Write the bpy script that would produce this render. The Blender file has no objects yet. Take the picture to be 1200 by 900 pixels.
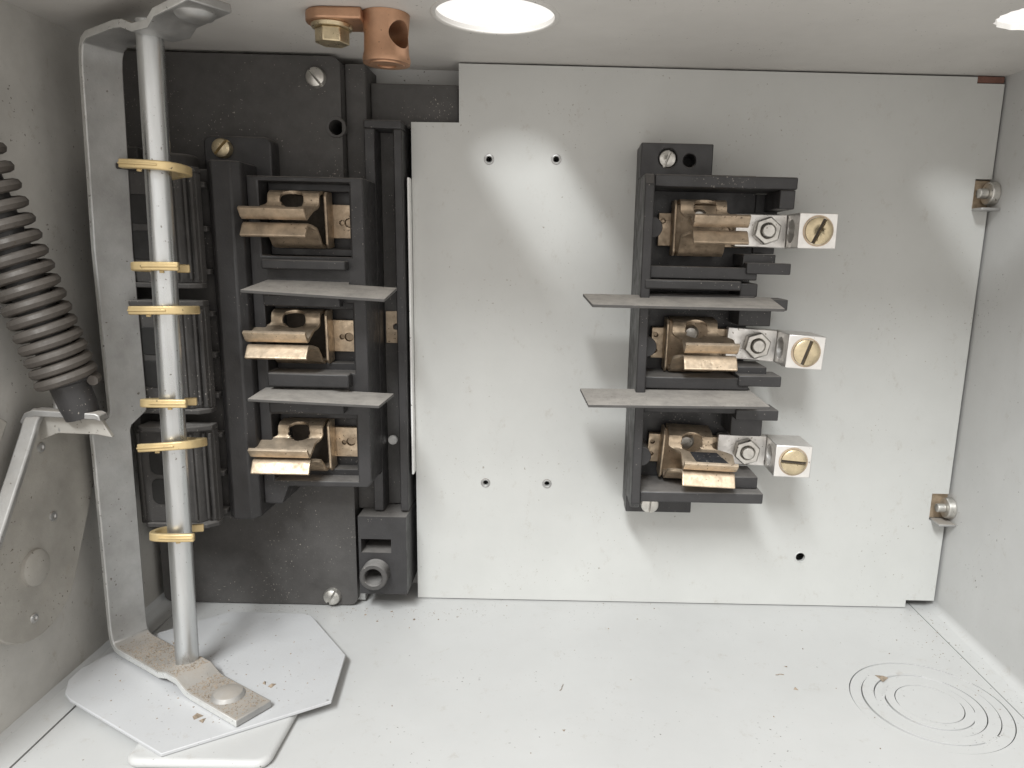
import bpy, bmesh, math, random
from mathutils import Vector, Matrix, Quaternion
random.seed(7)
S = 0.001                       # everything below is written in millimetres
scene = bpy.context.scene
C = scene.collection

# ------------------------------------------------------------------ camera
cam = bpy.data.cameras.new('camera')
cam_o = bpy.data.objects.new('camera', cam); C.objects.link(cam_o)
cam.sensor_fit = 'HORIZONTAL'; cam.sensor_width = 36.0
cam.lens = 857.95 / 1200 * 36.0
cam.shift_x = -54.70 / 1200; cam.shift_y = 19.53 / 1200
cam.clip_start = 0.01; cam.clip_end = 20.0
yaw, pitch, roll = 0.0086, -0.2001, 0.0240
fw = Vector((math.sin(yaw)*math.cos(pitch), math.cos(yaw)*math.cos(pitch), math.sin(pitch)))
r0 = Vector((math.cos(yaw), -math.sin(yaw), 0)); u0 = r0.cross(fw)
rt = r0*math.cos(roll) + u0*math.sin(roll); up = -r0*math.sin(roll) + u0*math.cos(roll)
M4 = Matrix(((rt.x, up.x, -fw.x), (rt.y, up.y, -fw.y), (rt.z, up.z, -fw.z))).to_4x4()
M4.translation = Vector((54.29, -282.37, 142.51)) * S
cam_o.matrix_world = M4
scene.camera = cam_o

# ------------------------------------------------------------------ light
world = bpy.data.worlds.new('World'); scene.world = world; world.use_nodes = True
bg = world.node_tree.nodes['Background']
bg.inputs['Color'].default_value = (1.0, 0.965, 0.92, 1); bg.inputs['Strength'].default_value = 1.09
def area(name, loc, target, sx, sy, watts, spin=0.0, color=(0.95, 0.985, 1.0)):
    l = bpy.data.lights.new(name, 'AREA'); l.shape = 'RECTANGLE'; l.size = sx; l.size_y = sy; l.energy = watts; l.color = color
    o = bpy.data.objects.new(name, l); C.objects.link(o); o.location = loc
    d = (Vector(loc) - Vector(target)).normalized()
    o.rotation_euler = (d.to_track_quat('Z', 'Y') @ Quaternion((0, 0, 1), spin)).to_euler()
    return o
# strip light up in front of the open box and the room's large soft ceiling light; the world is the bright room around it
area('strip_lamp', (-0.24, -1.02, 1.12), (0.1, 0, 0.1), 0.13, 0.80, 27, math.radians(48))
area('room_ceiling_light', (-0.1, -1.05, 1.8), (0.1, 0, 0.1), 1.5, 1.1, 5.5)
scene.view_settings.view_transform = 'Standard'; scene.view_settings.look = 'None'
scene.view_settings.exposure = 0.0; scene.view_settings.gamma = 1.0
scene.view_settings.use_curve_mapping = False
scene.cycles.max_bounces = 10; scene.cycles.diffuse_bounces = 6

# ------------------------------------------------------------------ materials
def mat(name, base, rough=0.5, metal=0.0, var=0.12, vscale=60, speck=0.0, speck_col=(0.06, 0.045, 0.03),
        speck_scale=900, dust=0.0, dust_col=(0.33, 0.30, 0.26), bump=0.02, bscale=1500, stretch=None, film=0.0,
        rough_var=0.12, smudge=0.0, coat=0.0):
    m = bpy.data.materials.new(name); m.use_nodes = True
    nt = m.node_tree; N = nt.nodes; L = nt.links
    b = N['Principled BSDF']
    tc = N.new('ShaderNodeNewGeometry')
    oi = N.new('ShaderNodeObjectInfo')
    pos = tc.outputs['Position']
    if stretch:
        mp = N.new('ShaderNodeMapping'); mp.inputs['Scale'].default_value = stretch
        L.new(pos, mp.inputs['Vector']); spos = mp.outputs['Vector']
    else:
        spos = pos
    n1 = N.new('ShaderNodeTexNoise'); n1.inputs['Scale'].default_value = vscale
    n1.inputs['Detail'].default_value = 6; n1.inputs['Roughness'].default_value = 0.65
    L.new(spos, n1.inputs['Vector'])
    r1 = N.new('ShaderNodeMapRange'); r1.inputs[1].default_value = 0.3; r1.inputs[2].default_value = 0.7
    r1.inputs[3].default_value = 1 - var; r1.inputs[4].default_value = 1 + var
    L.new(n1.outputs['Fac'], r1.inputs[0])
    mul = N.new('ShaderNodeVectorMath'); mul.operation = 'SCALE'
    mul.inputs[0].default_value = base
    L.new(r1.outputs[0], mul.inputs['Scale'])
    col = mul.outputs[0]
    def mix(a, bcol, fac):
        mx = N.new('ShaderNodeMix'); mx.data_type = 'RGBA'
        L.new(a, mx.inputs[6]); mx.inputs[7].default_value = (*bcol, 1); L.new(fac, mx.inputs[0])
        return mx.outputs[2]
    dustfac = None
    if dust > 0 or film > 0:
        sx = N.new('ShaderNodeSeparateXYZ'); L.new(tc.outputs['Normal'], sx.inputs[0])
        rz = N.new('ShaderNodeMapRange'); rz.inputs[1].default_value = 0.35; rz.inputs[2].default_value = 0.95
        rz.inputs[3].default_value = film; rz.inputs[4].default_value = max(dust, film)
        L.new(sx.outputs['Z'], rz.inputs[0])
        n2 = N.new('ShaderNodeTexNoise'); n2.inputs['Scale'].default_value = 140
        n2.inputs['Detail'].default_value = 8; n2.inputs['Roughness'].default_value = 0.75
        L.new(pos, n2.inputs['Vector'])
        r2 = N.new('ShaderNodeMapRange'); r2.inputs[1].default_value = 0.32; r2.inputs[2].default_value = 0.6
        r2.inputs[3].default_value = 0.62; r2.inputs[4].default_value = 1.0
        L.new(n2.outputs['Fac'], r2.inputs[0])
        mm = N.new('ShaderNodeMath'); mm.operation = 'MULTIPLY'
        L.new(rz.outputs[0], mm.inputs[0]); L.new(r2.outputs[0], mm.inputs[1])
        dustfac = mm.outputs[0]
        col = mix(col, dust_col, dustfac)
    if smudge > 0:
        ns = N.new('ShaderNodeTexNoise'); ns.inputs['Scale'].default_value = 160; ns.inputs['Detail'].default_value = 9; ns.inputs['Roughness'].default_value = 0.8
        mps = N.new('ShaderNodeMapping'); mps.inputs['Scale'].default_value = (1, 1, 0.7); mps.inputs['Rotation'].default_value = (0.3, 0.5, 0.2)
        L.new(pos, mps.inputs['Vector']); L.new(mps.outputs['Vector'], ns.inputs['Vector'])
        rm = N.new('ShaderNodeMapRange'); rm.inputs[1].default_value = 0.58; rm.inputs[2].default_value = 0.69
        rm.inputs[3].default_value = 0; rm.inputs[4].default_value = smudge
        L.new(ns.outputs['Fac'], rm.inputs[0]); col = mix(col, (0.33, 0.29, 0.24), rm.outputs[0])
    if speck > 0:
        vo = N.new('ShaderNodeTexNoise'); vo.inputs['Scale'].default_value = speck_scale
        vo.inputs['Detail'].default_value = 2
        L.new(pos, vo.inputs['Vector'])
        nn = N.new('ShaderNodeTexNoise'); nn.inputs['Scale'].default_value = 45; nn.inputs['Detail'].default_value = 3
        L.new(pos, nn.inputs['Vector'])
        ad = N.new('ShaderNodeMath'); ad.operation = 'MULTIPLY_ADD'; ad.inputs[1].default_value = 0.35
        L.new(nn.outputs['Fac'], ad.inputs[0]); L.new(vo.outputs['Fac'], ad.inputs[2])
        rs = N.new('ShaderNodeMapRange'); rs.inputs[1].default_value = 0.91 - 0.05*min(speck, 1.5)
        rs.inputs[2].default_value = 0.96 - 0.05*min(speck, 1.5)
        rs.inputs[3].default_value = 0; rs.inputs[4].default_value = 0.8
        L.new(ad.outputs[0], rs.inputs[0])
        col = mix(col, speck_col, rs.outputs[0])
    L.new(col, b.inputs['Base Color'])
    rr = N.new('ShaderNodeMapRange'); rr.inputs[1].default_value = 0.3; rr.inputs[2].default_value = 0.7
    rr.inputs[3].default_value = max(0.05, rough - rough_var); rr.inputs[4].default_value = min(1, rough + rough_var)
    n3 = N.new('ShaderNodeTexNoise'); n3.inputs['Scale'].default_value = vscale*2.3; n3.inputs['Detail'].default_value = 4
    L.new(spos, n3.inputs['Vector']); L.new(n3.outputs['Fac'], rr.inputs[0])
    rough_out = rr.outputs[0]
    if dustfac:
        ra = N.new('ShaderNodeMath'); ra.operation = 'MULTIPLY_ADD'; ra.inputs[1].default_value = 0.6; ra.use_clamp = True
        L.new(dustfac, ra.inputs[0]); L.new(rough_out, ra.inputs[2]); rough_out = ra.outputs[0]
    L.new(rough_out, b.inputs['Roughness'])
    if metal > 0 and dustfac:
        ms = N.new('ShaderNodeMath'); ms.operation = 'MULTIPLY_ADD'; ms.inputs[1].default_value = -metal; ms.inputs[2].default_value = metal
        ms.use_clamp = True
        L.new(dustfac, ms.inputs[0]); L.new(ms.outputs[0], b.inputs['Metallic'])
    else:
        b.inputs['Metallic'].default_value = metal
    b.inputs['Coat Weight'].default_value = coat; b.inputs['Coat Roughness'].default_value = 0.15
    nb = N.new('ShaderNodeTexNoise'); nb.inputs['Scale'].default_value = bscale; nb.inputs['Detail'].default_value = 3
    L.new(spos, nb.inputs['Vector'])
    bp = N.new('ShaderNodeBump'); bp.inputs['Strength'].default_value = 1.0; bp.inputs['Distance'].default_value = bump*S
    L.new(nb.outputs['Fac'], bp.inputs['Height']); L.new(bp.outputs['Normal'], b.inputs['Normal'])
    return m

M = {
 'paint':   mat('light_grey_enamel', (0.515, 0.515, 0.495), 0.42, 0, 0.05, 25, speck=0.42, speck_col=(0.25,0.22,0.18), smudge=0.4, bump=0.03, bscale=500, film=0.04, dust=0.05),
 'floor':   mat('white_grey_enamel', (0.49, 0.49, 0.482), 0.36, 0, 0.04, 22, speck=0.1, smudge=0.4, bump=0.03, bscale=450, film=0.03, dust=0.10, dust_col=(0.45,0.41,0.36)),
 'wall':    mat('side_wall_enamel', (0.51, 0.51, 0.50), 0.5, 0, 0.05, 30, speck=0.1, smudge=0.4, bump=0.03, bscale=600, film=0.08),
 'dirtywall': mat('dirty_wall_steel', (0.52, 0.508, 0.48), 0.5, 0.0, 0.18, 26, speck=0.3, smudge=0.7, bump=0.04, film=0.2, dust=0.6, dust_col=(0.33,0.30,0.26)),
 'lever':   mat('worn_lever_steel', (0.36, 0.345, 0.315), 0.48, 0.3, 0.22, 45, speck=0.6, smudge=0.7, bump=0.05, film=0.15, dust=0.5, dust_col=(0.28,0.25,0.21)),
 'ceil':    mat('ceiling_enamel', (0.56, 0.54, 0.51), 0.5, 0, 0.05, 30, speck=0.3, bump=0.03),
 'black':   mat('black_bakelite', (0.022, 0.021, 0.022), 0.42, 0, 0.3, 80, dust=0.65, film=0.035, bump=0.05, dust_col=(0.29,0.27,0.25), speck=0.35, speck_col=(0.35,0.32,0.28), speck_scale=1500),
 'dusty':   mat('dusty_black_bakelite', (0.026, 0.024, 0.023), 0.5, 0, 0.35, 60, dust=0.85, film=0.17, bump=0.05, dust_col=(0.30,0.285,0.27), speck=0.45, speck_col=(0.38,0.34,0.30), speck_scale=1400),
 'matte':   mat('matte_black_moulding', (0.030, 0.028, 0.027), 0.68, 0, 0.35, 90, dust=0.6, film=0.10, bump=0.12, bscale=900, dust_col=(0.28,0.26,0.24), speck=0.7, speck_col=(0.34,0.31,0.28), speck_scale=1300),
 'barrier': mat('dusty_fibre_sheet', (0.05, 0.047, 0.045), 0.6, 0, 0.2, 90, dust=0.98, film=0.05, bump=0.05, dust_col=(0.40,0.37,0.335), speck=0.5, speck_scale=1600),
 'brass':   mat('tarnished_copper_alloy', (0.64, 0.515, 0.375), 0.40, 0.85, 0.32, 190, speck=0.7, speck_col=(0.07,0.045,0.03), bump=0.07, bscale=1100, dust=0.5, film=0.06, rough_var=0.16, dust_col=(0.20,0.17,0.145)),
 'darkbrass': mat('brown_copper_alloy', (0.52, 0.41, 0.295), 0.46, 0.8, 0.35, 170, speck=1.0, speck_col=(0.06,0.04,0.03), bump=0.07, bscale=1100, dust=0.5, film=0.12, rough_var=0.16, dust_col=(0.2,0.17,0.145)),
 'alu':     mat('tinned_aluminium', (0.78, 0.76, 0.73), 0.36, 0.9, 0.08, 200, bump=0.03, speck=0.6, speck_col=(0.2,0.17,0.14), film=0.06, dust=0.35, dust_col=(0.5,0.46,0.42)),
 'zinc':    mat('galvanised_steel', (0.42, 0.42, 0.415), 0.40, 0.85, 0.22, 60, bump=0.04, speck=0.3, speck_col=(0.13,0.11,0.09), film=0.14, dust=0.8, dust_col=(0.30,0.26,0.215)),
 'rod':     mat('satin_zinc_rod', (0.56, 0.57, 0.57), 0.30, 0.95, 0.2, 90, stretch=(1,1,0.12), bump=0.03, speck=0.4, speck_col=(0.16,0.14,0.12), film=0.05),
 'steel':   mat('screw_steel', (0.62, 0.60, 0.56), 0.34, 0.9, 0.2, 240, bump=0.04, speck=0.4, film=0.06),
 'bscrew':  mat('brass_screw', (0.60, 0.50, 0.33), 0.34, 0.9, 0.22, 240, bump=0.04, speck=0.5, film=0.04),
 'tan':     mat('yellow_zinc_clip', (0.58, 0.44, 0.225), 0.40, 0.55, 0.12, 150, bump=0.03, speck=0.3, film=0.04, dust=0.1),
 'copper':  mat('copper_casting', (0.50, 0.29, 0.18), 0.42, 0.8, 0.15, 130, bump=0.04, speck=0.4, film=0.03),
 'spring':  mat('oiled_spring_steel', (0.075, 0.066, 0.058), 0.55, 0.3, 0.25, 150, bump=0.05, speck=0.5, film=0.06, dust=0.22, dust_col=(0.26,0.22,0.185)),
 'octa':    mat('grey_fibre_sheet', (0.475, 0.48, 0.487), 0.42, 0, 0.03, 40, smudge=0.4, bump=0.03, speck=0.2, film=0.03, dust=0.12, dust_col=(0.42,0.37,0.32)),
 'soot':    mat('scorched_surface', (0.03, 0.03, 0.032), 0.6, 0, 0.5, 300, bump=0.25, bscale=700, speck=1.2, speck_col=(0.25,0.22,0.2)),
 'white':   mat('plain_white', (0.86, 0.85, 0.83), 0.4, 0, 0.05, 200, bump=0.02, speck=0.5),
 'dirt':    mat('brown_grit', (0.24, 0.19, 0.14), 0.9, 0, 0.5, 600, bump=0.1),
 'shade_brown':   mat('painted_shade_brown', (0.06, 0.048, 0.036), 0.8, 0, 0.3, 400),  # dark brown standing in for shade in screw slots and clip holes
 'edge':    mat('bright_sheared_edge', (0.78, 0.78, 0.76), 0.36, 0.7, 0.12, 150, bump=0.04, speck=0.3, film=0.03),
 'hole':    mat('painted_recess_shade', (0.012, 0.011, 0.010), 0.7, 0, 0.2, 100),  # near-black standing in for shade inside openings
}

# ------------------------------------------------------------------ mesh helpers (mm)
def new(): return bmesh.new()
def box(bm, x0, x1, y0, y1, z0, z1, mtx=None):
    vs = [bm.verts.new((x, y, z)) for x in (x0, x1) for y in (y0, y1) for z in (z0, z1)]
    for f in ((0,1,3,2),(4,6,7,5),(0,4,5,1),(2,3,7,6),(0,2,6,4),(1,5,7,3)):
        bm.faces.new([vs[i] for i in f])
    if mtx:
        for v in vs: v.co = mtx @ v.co
    return vs
def prism(bm, pts, axis, a0, a1, mtx=None):
    """polygon pts in the two other axes (x,z for 'y'; y,z for 'x'; x,y for 'z')"""
    def P(p, a): return {'y': (p[0], a, p[1]), 'x': (a, p[0], p[1]), 'z': (p[0], p[1], a)}[axis]
    A = [bm.verts.new(P(p, a0)) for p in pts]; B = [bm.verts.new(P(p, a1)) for p in pts]
    n = len(pts); bm.faces.new(A); bm.faces.new(B[::-1])
    for i in range(n): bm.faces.new((A[i], B[i], B[(i+1) % n], A[(i+1) % n]))
    if mtx:
        for v in A+B: v.co = mtx @ v.co
def arc(cx, cy, r, a0, a1, n):
    return [(cx + r*math.cos(math.radians(a0+(a1-a0)*i/n)), cy + r*math.sin(math.radians(a0+(a1-a0)*i/n))) for i in range(n+1)]
def circle(cx, cy, r, n=32): return arc(cx, cy, r, 0, 360, n)[:-1]
def rrect(x0, x1, y0, y1, r, n=4):
    return arc(x1-r, y1-r, r, 0, 90, n) + arc(x0+r, y1-r, r, 90, 180, n) + arc(x0+r, y0+r, r, 180, 270, n) + arc(x1-r, y0+r, r, 270, 360, n)
def sheet(bm, outer, holes, axis, a0, a1):
    """extruded flat sheet with real holes"""
    def P(p, a): return {'y': (p[0], a, p[1]), 'x': (a, p[0], p[1]), 'z': (p[0], p[1], a)}[axis]
    edges = []; loops = []
    for lp in [outer] + holes:
        vs = [bm.verts.new(P(p, a0)) for p in lp]; loops.append(vs)
        edges += [bm.edges.new((vs[i], vs[(i+1) % len(vs)])) for i in range(len(vs))]
    res = bmesh.ops.triangle_fill(bm, use_beauty=True, edges=edges)
    faces = [g for g in res['geom'] if isinstance(g, bmesh.types.BMFace)]
    d = Vector(P((0, 0), a1)) - Vector(P((0, 0), a0))
    mp = {}
    for lp in loops:
        for v in lp: mp[v] = bm.verts.new(v.co + d)
    for f in faces: bm.faces.new([mp[v] for v in reversed(f.verts)])
    for lp in loops:
        n = len(lp)
        for i in range(n):
            a, b2 = lp[i], lp[(i+1) % n]
            bm.faces.new((a, b2, mp[b2], mp[a]))
def cyl(bm, p0, p1, r0, r1=None, seg=24, caps=True):
    p0 = Vector(p0); p1 = Vector(p1); r1 = r0 if r1 is None else r1
    q = (p1-p0).to_track_quat('Z', 'Y')
    A = [bm.verts.new(p0 + q @ Vector((r0*math.cos(2*math.pi*i/seg), r0*math.sin(2*math.pi*i/seg), 0))) for i in range(seg)]
    B = [bm.verts.new(p1 + q @ Vector((r1*math.cos(2*math.pi*i/seg), r1*math.sin(2*math.pi*i/seg), 0))) for i in range(seg)]
    for i in range(seg): bm.faces.new((A[i], A[(i+1) % seg], B[(i+1) % seg], B[i]))
    if caps: bm.faces.new(A[::-1]); bm.faces.new(B)
def lathe(bm, origin, direction, prof, seg=28):
    """prof: list of (radius, height) along direction"""
    o = Vector(origin); q = Vector(direction).to_track_quat('Z', 'Y'); rings = []
    for r, h in prof:
        if r < 1e-6: rings.append([bm.verts.new(o + q @ Vector((0, 0, h)))])
        else: rings.append([bm.verts.new(o + q @ Vector((r*math.cos(2*math.pi*i/seg), r*math.sin(2*math.pi*i/seg), h))) for i in range(seg)])
    for a, b2 in zip(rings, rings[1:]):
        for i in range(seg):
            j = (i+1) % seg
            if len(a) == 1 and len(b2) == 1: continue
            if len(a) == 1: bm.faces.new((a[0], b2[j], b2[i]))
            elif len(b2) == 1: bm.faces.new((a[i], a[j], b2[0]))
            else: bm.faces.new((a[i], a[j], b2[j], b2[i]))
def sweep(bm, path, sec, upv=Vector((0, 0, 1)), closed=False):
    """sweep closed section [(side, up)] along the path"""
    n = len(path); rings = []
    for i, p in enumerate(path):
        p = Vector(p)
        a = Vector(path[(i-1) % n if closed else max(i-1, 0)]); c = Vector(path[(i+1) % n if closed else min(i+1, n-1)])
        t = (c-a).normalized(); s = t.cross(upv).normalized(); u = s.cross(t).normalized()
        rings.append([bm.verts.new(p + s*x + u*y) for x, y in sec])
    k = len(sec); last = n if closed else n-1
    for i in range(last):
        A, B = rings[i], rings[(i+1) % n]
        for j in range(k): bm.faces.new((A[j], A[(j+1) % k], B[(j+1) % k], B[j]))
    if not closed: bm.faces.new(rings[0][::-1]); bm.faces.new(rings[-1])

def obj(name, bm, m, parent=None, bevel=0.0, seg=2, smooth=True, solid=0.0, kind=None, label=None, origin=None):
    bmesh.ops.recalc_face_normals(bm, faces=bm.faces[:])
    off = Vector((0, 0, 0))
    if origin is not None: off = Vector(origin)
    for v in bm.verts: v.co = (v.co - off) * S
    if smooth:
        for f in bm.faces: f.smooth = True
        for e in bm.edges:
            if len(e.link_faces) == 2 and e.calc_face_angle(0) > math.radians(32): e.smooth = False
    me = bpy.data.meshes.new(name); bm.to_mesh(me); bm.free()
    me.materials.append(M[m] if isinstance(m, str) else m)
    o = bpy.data.objects.new(name, me); C.objects.link(o)
    if origin is not None: o.location = off * S
    if solid:
        md = o.modifiers.new('solid', 'SOLIDIFY'); md.thickness = solid*S; md.offset = 0
    if bevel:
        md = o.modifiers.new('bevel', 'BEVEL'); md.width = bevel*S; md.segments = seg; md.limit_method = 'ANGLE'
        md.angle_limit = math.radians(32); md.harden_normals = False
    if parent is not None:
        o.parent = parent
        o.location = o.location - Vector(parent.get('_base', (0, 0, 0))) * S if False else o.location
        o.matrix_parent_inverse = Matrix.Identity(4)
        if not parent.get('_local'):
            # parts are written in scene millimetres; bring them into the parent's own frame
            base = world_loc(parent)
            o.location = o.location - base
    if kind: o['kind'] = kind
    if label: o['label'] = label
    return o
def world_loc(o):
    v = Vector(o.location)
    while o.parent is not None:
        o = o.parent; v = v + Vector(o.location)
    return v
def tag(o, label, cat, group=None):
    o['label'] = label; o['category'] = cat
    if group: o['group'] = group
    return o
def thing(name, label, cat, loc, group=None):
    o = bpy.data.objects.new(name, None); C.objects.link(o); o.location = Vector(loc)*S; o.empty_display_size = 0.01
    return tag(o, label, cat, group)
def copy_tree(o, parent=None):
    c = o.copy(); C.objects.link(c)
    if parent is not None: c.parent = parent
    for ch in list(o.children): copy_tree(ch, c)
    return c

def slotted(bm, origin, direction, r, h, slot_ang, slot_w=None, dome=0.0, seg=28):
    """slotted screw head: a lower disc and two raised segments either side of a real slot"""
    o = Vector(origin); d = Vector(direction).normalized(); q = d.to_track_quat('Z', 'Y')
    sw = (slot_w or r*0.2)/2
    cyl(bm, o, o + d*h*0.3, r, r, seg)
    for s in (1, -1):
        a0 = math.asin(sw/r); n = 14; rows = []
        for (k, hh) in ((1.0, h*0.3-0.01), (1.0, h*0.8), (0.9, h*0.97 + dome*0.3), (0.55, h + dome*0.85), (0.12, h + dome)):
            pts = []
            for i in range(n+1):
                a = a0 + (math.pi-2*a0)*i/n
                x, y = r*k*math.cos(a), max(r*k*math.sin(a), sw)
                v = Vector((x, y*s, hh)); v = Matrix.Rotation(slot_ang, 3, 'Z') @ v
                pts.append(bm.verts.new(o + q @ v))
            rows.append(pts)
        for A, B in zip(rows, rows[1:]):
            for i in range(n): bm.faces.new((A[i], A[i+1], B[i+1], B[i]))
            bm.faces.new((A[0], B[0], B[n], A[n]))
        bm.faces.new(rows[-1])

FRONT = (0, -1, 0)

# ================================================================== ENCLOSURE
XL, XR, ZT, YB, YF = -104.0, 216.6, 208.8, 14.0, -128.0
enc = thing('switch_enclosure', 'light grey painted steel switch enclosure seen into through its open front', 'enclosure', (56, -50, -4))
bm = new(); box(bm, XL-1.5, XR+1.5, YB, YB+1.5, -4, ZT+1.5); obj('back_wall', bm, 'wall', enc)
bm = new(); box(bm, XL-1.5, XL, YF, YB-0.02, -1.5, ZT); obj('side_wall', bm, 'dirtywall', enc, label='dirty grey left side wall behind the spring')
bm = new()
prism(bm, [(XR+1.5, -1.5), (XR+1.5, ZT), (XR, ZT), (XR, 3.2)] + [(XR-3.2+3.2*math.cos(math.radians(a)), 3.2-3.2*math.sin(math.radians(a))) for a in (20, 40, 60, 80)] + [(XR-3.2, 0.0), (207.4, 0.0), (207.4, -1.5)], 'y', YF, YB-0.02)
obj('side_wall', bm, 'wall', enc, label='clean grey right side wall with folded bottom flange')
# top wall with its two conduit holes
bm = new()
sheet(bm, [(XL-1.5, YF), (XR+1.5, YF), (XR+1.5, YB-0.02), (XL-1.5, YB-0.02)],
      [circle(35.4, -53.5, 17.2, 64), [(x + (0.35*math.sin(i*2.4) if 10 < i < 40 else 0), y + 0.3*math.sin(i*1.7)) for i, (x, y) in enumerate(circle(187.0, -65.0, 12.0, 56))]], 'z', ZT+0.02, ZT+1.5)
obj('top_wall', bm, 'ceil', enc)
bm = new()
sec = [(0.8*math.cos(a*math.pi/6), 0.55*math.sin(a*math.pi/6)) for a in range(12)]
sweep(bm, [(x, y, ZT+0.1) for x, y in circle(35.4, -53.5, 17.9, 64)], sec, closed=True)
obj('hole_rim', bm, 'ceil', enc)
# bottom wall and its knockout
KX, KY = 180.2, -67.0
bm = new()
sheet(bm, [(-92.2, YF), (207.0, YF), (207.0, YB-0.02), (-92.2, YB-0.02)], [circle(KX, KY, 24.6, 72)], 'z', -1.5, 0.0)
obj('bottom_wall', bm, 'floor', enc)
def ring(r0, r1, dz, cx=KX, cy=KY, tilt=0.0):
    b = new()
    if r0 > 0: sheet(b, circle(cx, cy, r1, 72), [circle(cx, cy, r0, 72)], 'z', -1.5+dz, dz)
    else: cyl(b, (cx, cy, -1.5+dz), (cx, cy, dz), r1, r1, 64)
    for v in b.verts: v.co.z += (v.co.x-cx)*tilt
    return b
for (a, b2, dz, t) in ((20.75, 24.28, -0.18, 0.004), (16.9, 20.45, 0.14, -0.005), (13.6, 16.55, -0.15, 0.008), (10.5, 13.3, 0.16, -0.007)):
    obj('knockout_ring', ring(a, b2, dz, tilt=t), 'floor', enc)
obj('knockout_disc', ring(0, 10.2, 0.12, tilt=0.004), 'floor', enc)
for a, r in ((38, 24.45), (205, 24.45), (120, 20.6), (300, 20.6), (60, 16.75), (240, 16.75), (150, 13.5), (330, 13.5), (20, 10.35), (200, 10.35)):
    bm = new(); box(bm, -0.4, 0.4, -3.2, 3.2, -0.9, -0.1, Matrix.Translation((KX+r*math.cos(math.radians(a)), KY+r*math.sin(math.radians(a)), 0.15)) @ Matrix.Rotation(math.radians(a), 4, 'Z'))
    obj('knockout_tie', bm, 'floor', enc)
bm = new(); box(bm, XL-1.5, XR+1.5, YF, YB-0.05, -4.0, -2.6); obj('floor_light_blocker', bm, 'floor', enc)  # added unseen panel, blocks light coming up through the knockout gaps
bm = new(); prism(bm, [(XL+0.05, -1.5), (XL+0.05, 1.6), (XL+2.0, 0.3), (-92.7, 0.25), (-92.7, -1.5)], 'y', YF, YB-0.05); obj('floor_flange', bm, 'floor', enc)
bm = new(); prism(bm, rrect(-62, -22, -104.5, -62, 4), 'z', 0.0, 3.0); obj('raised_pad', bm, 'floor', enc, bevel=2.7, seg=6)

# ================================================================== MOUNTING PLATE
mp = thing('mounting_plate', 'flat light grey steel mounting plate covering the back, drilled with small holes', 'panel', (108, 0, 0.4))
outer = [(0.2, 0.45), (203.6, 0.45), (203.6, 3.6), (215.3, 3.6), (215.5, 38.9), (208.8, 38.9), (208.8, 50.3), (215.5, 50.3), (215.6, 161.8), (209.6, 161.8), (209.6, 172.8), (215.7, 172.8), (215.7, 206.0), (205.6, 206.0), (205.6, 208.2), (17.9, 208.2), (17.9, 188.0), (0.4, 187.8)]
holes = [circle(x, z, r, 20) for x, z, r in ((28.9, 175.4, 1.1), (53.7, 176.0, 1.1), (28.1, 50.8, 1.0), (52.8, 51.0, 1.0), (157.8, 21.7, 1.9))]
bm = new(); sheet(bm, outer, holes, 'y', 0.0, 1.5); obj('plate', bm, 'paint', mp)
for x, z in ((28.9, 175.4), (53.7, 176.0), (28.1, 50.8), (52.8, 51.0)):
    bm = new(); lathe(bm, (x, 0, z), FRONT, [(1.05, -0.8), (1.05, 0.25), (1.35, 0.4), (1.75, 0.3), (1.95, -0.05)]); obj('rivet_eyelet', bm, 'zinc', mp)
bm = new(); lathe(bm, (157.8, 0, 21.7), FRONT, [(1.9, -1.0), (1.9, 0.1), (2.2, 0.2), (2.5, -0.05)]); obj('hole_rim', bm, 'paint', mp)
# narrow bright standing edge at its left side
bm = new(); box(bm, -0.65, 0.1, -4.2, 2.0, 55, 168.0); obj('edge_strip', bm, 'white', mp, bevel=0.2)

# ------------------------------------------------------------------ wall brackets by the right wall
def wall_bracket(z, label, ang):
    t = thing('wall_bracket', label, 'bracket', (213, -3, z-6), 'brackets on the right wall')
    b = new(); box(b, 209.4, XR-0.05, 2.2, 3.4, z-5.4, z+5.4); obj('tab', b, 'darkbrass', t, bevel=0.3)
    b = new(); box(b, 209.6, XR-0.05, -6.5, 1.6, z-6.0, z-5.0); obj('lip', b, 'zinc', t, bevel=0.3)
    b = new(); cyl(b, (XR-0.05, -1.5, z+0.3), (XR-3.0, -1.5, z+0.3), 4.4, 4.1, 28); h = obj('nut', b, 'steel', t, bevel=0.4)
    b = new(); cyl(b, (XR-3.0, -1.5, z+0.3), (XR-6.2, -1.5, z+0.3), 1.9, 1.8, 20); obj('stud', b, 'steel', h, bevel=0.3)
wall_bracket(167.2, 'upper small steel bracket with round nut at the plate edge on the right wall', 0)
wall_bracket(44.6, 'lower small steel bracket with round nut at the plate edge on the right wall', 0)
bm = new(); box(bm, 205.8, 215.6, 0.2, 2.6, 206.3, 208.6)
tag(obj('corner_tab', bm, mat('red_brown_primer', (0.16, 0.075, 0.055), 0.6, 0, 0.3, 200), bevel=0.3, origin=(210.7, 1.4, 206.3)), 'small red brown tab in the top right corner notch of the plate', 'tab')

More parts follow.
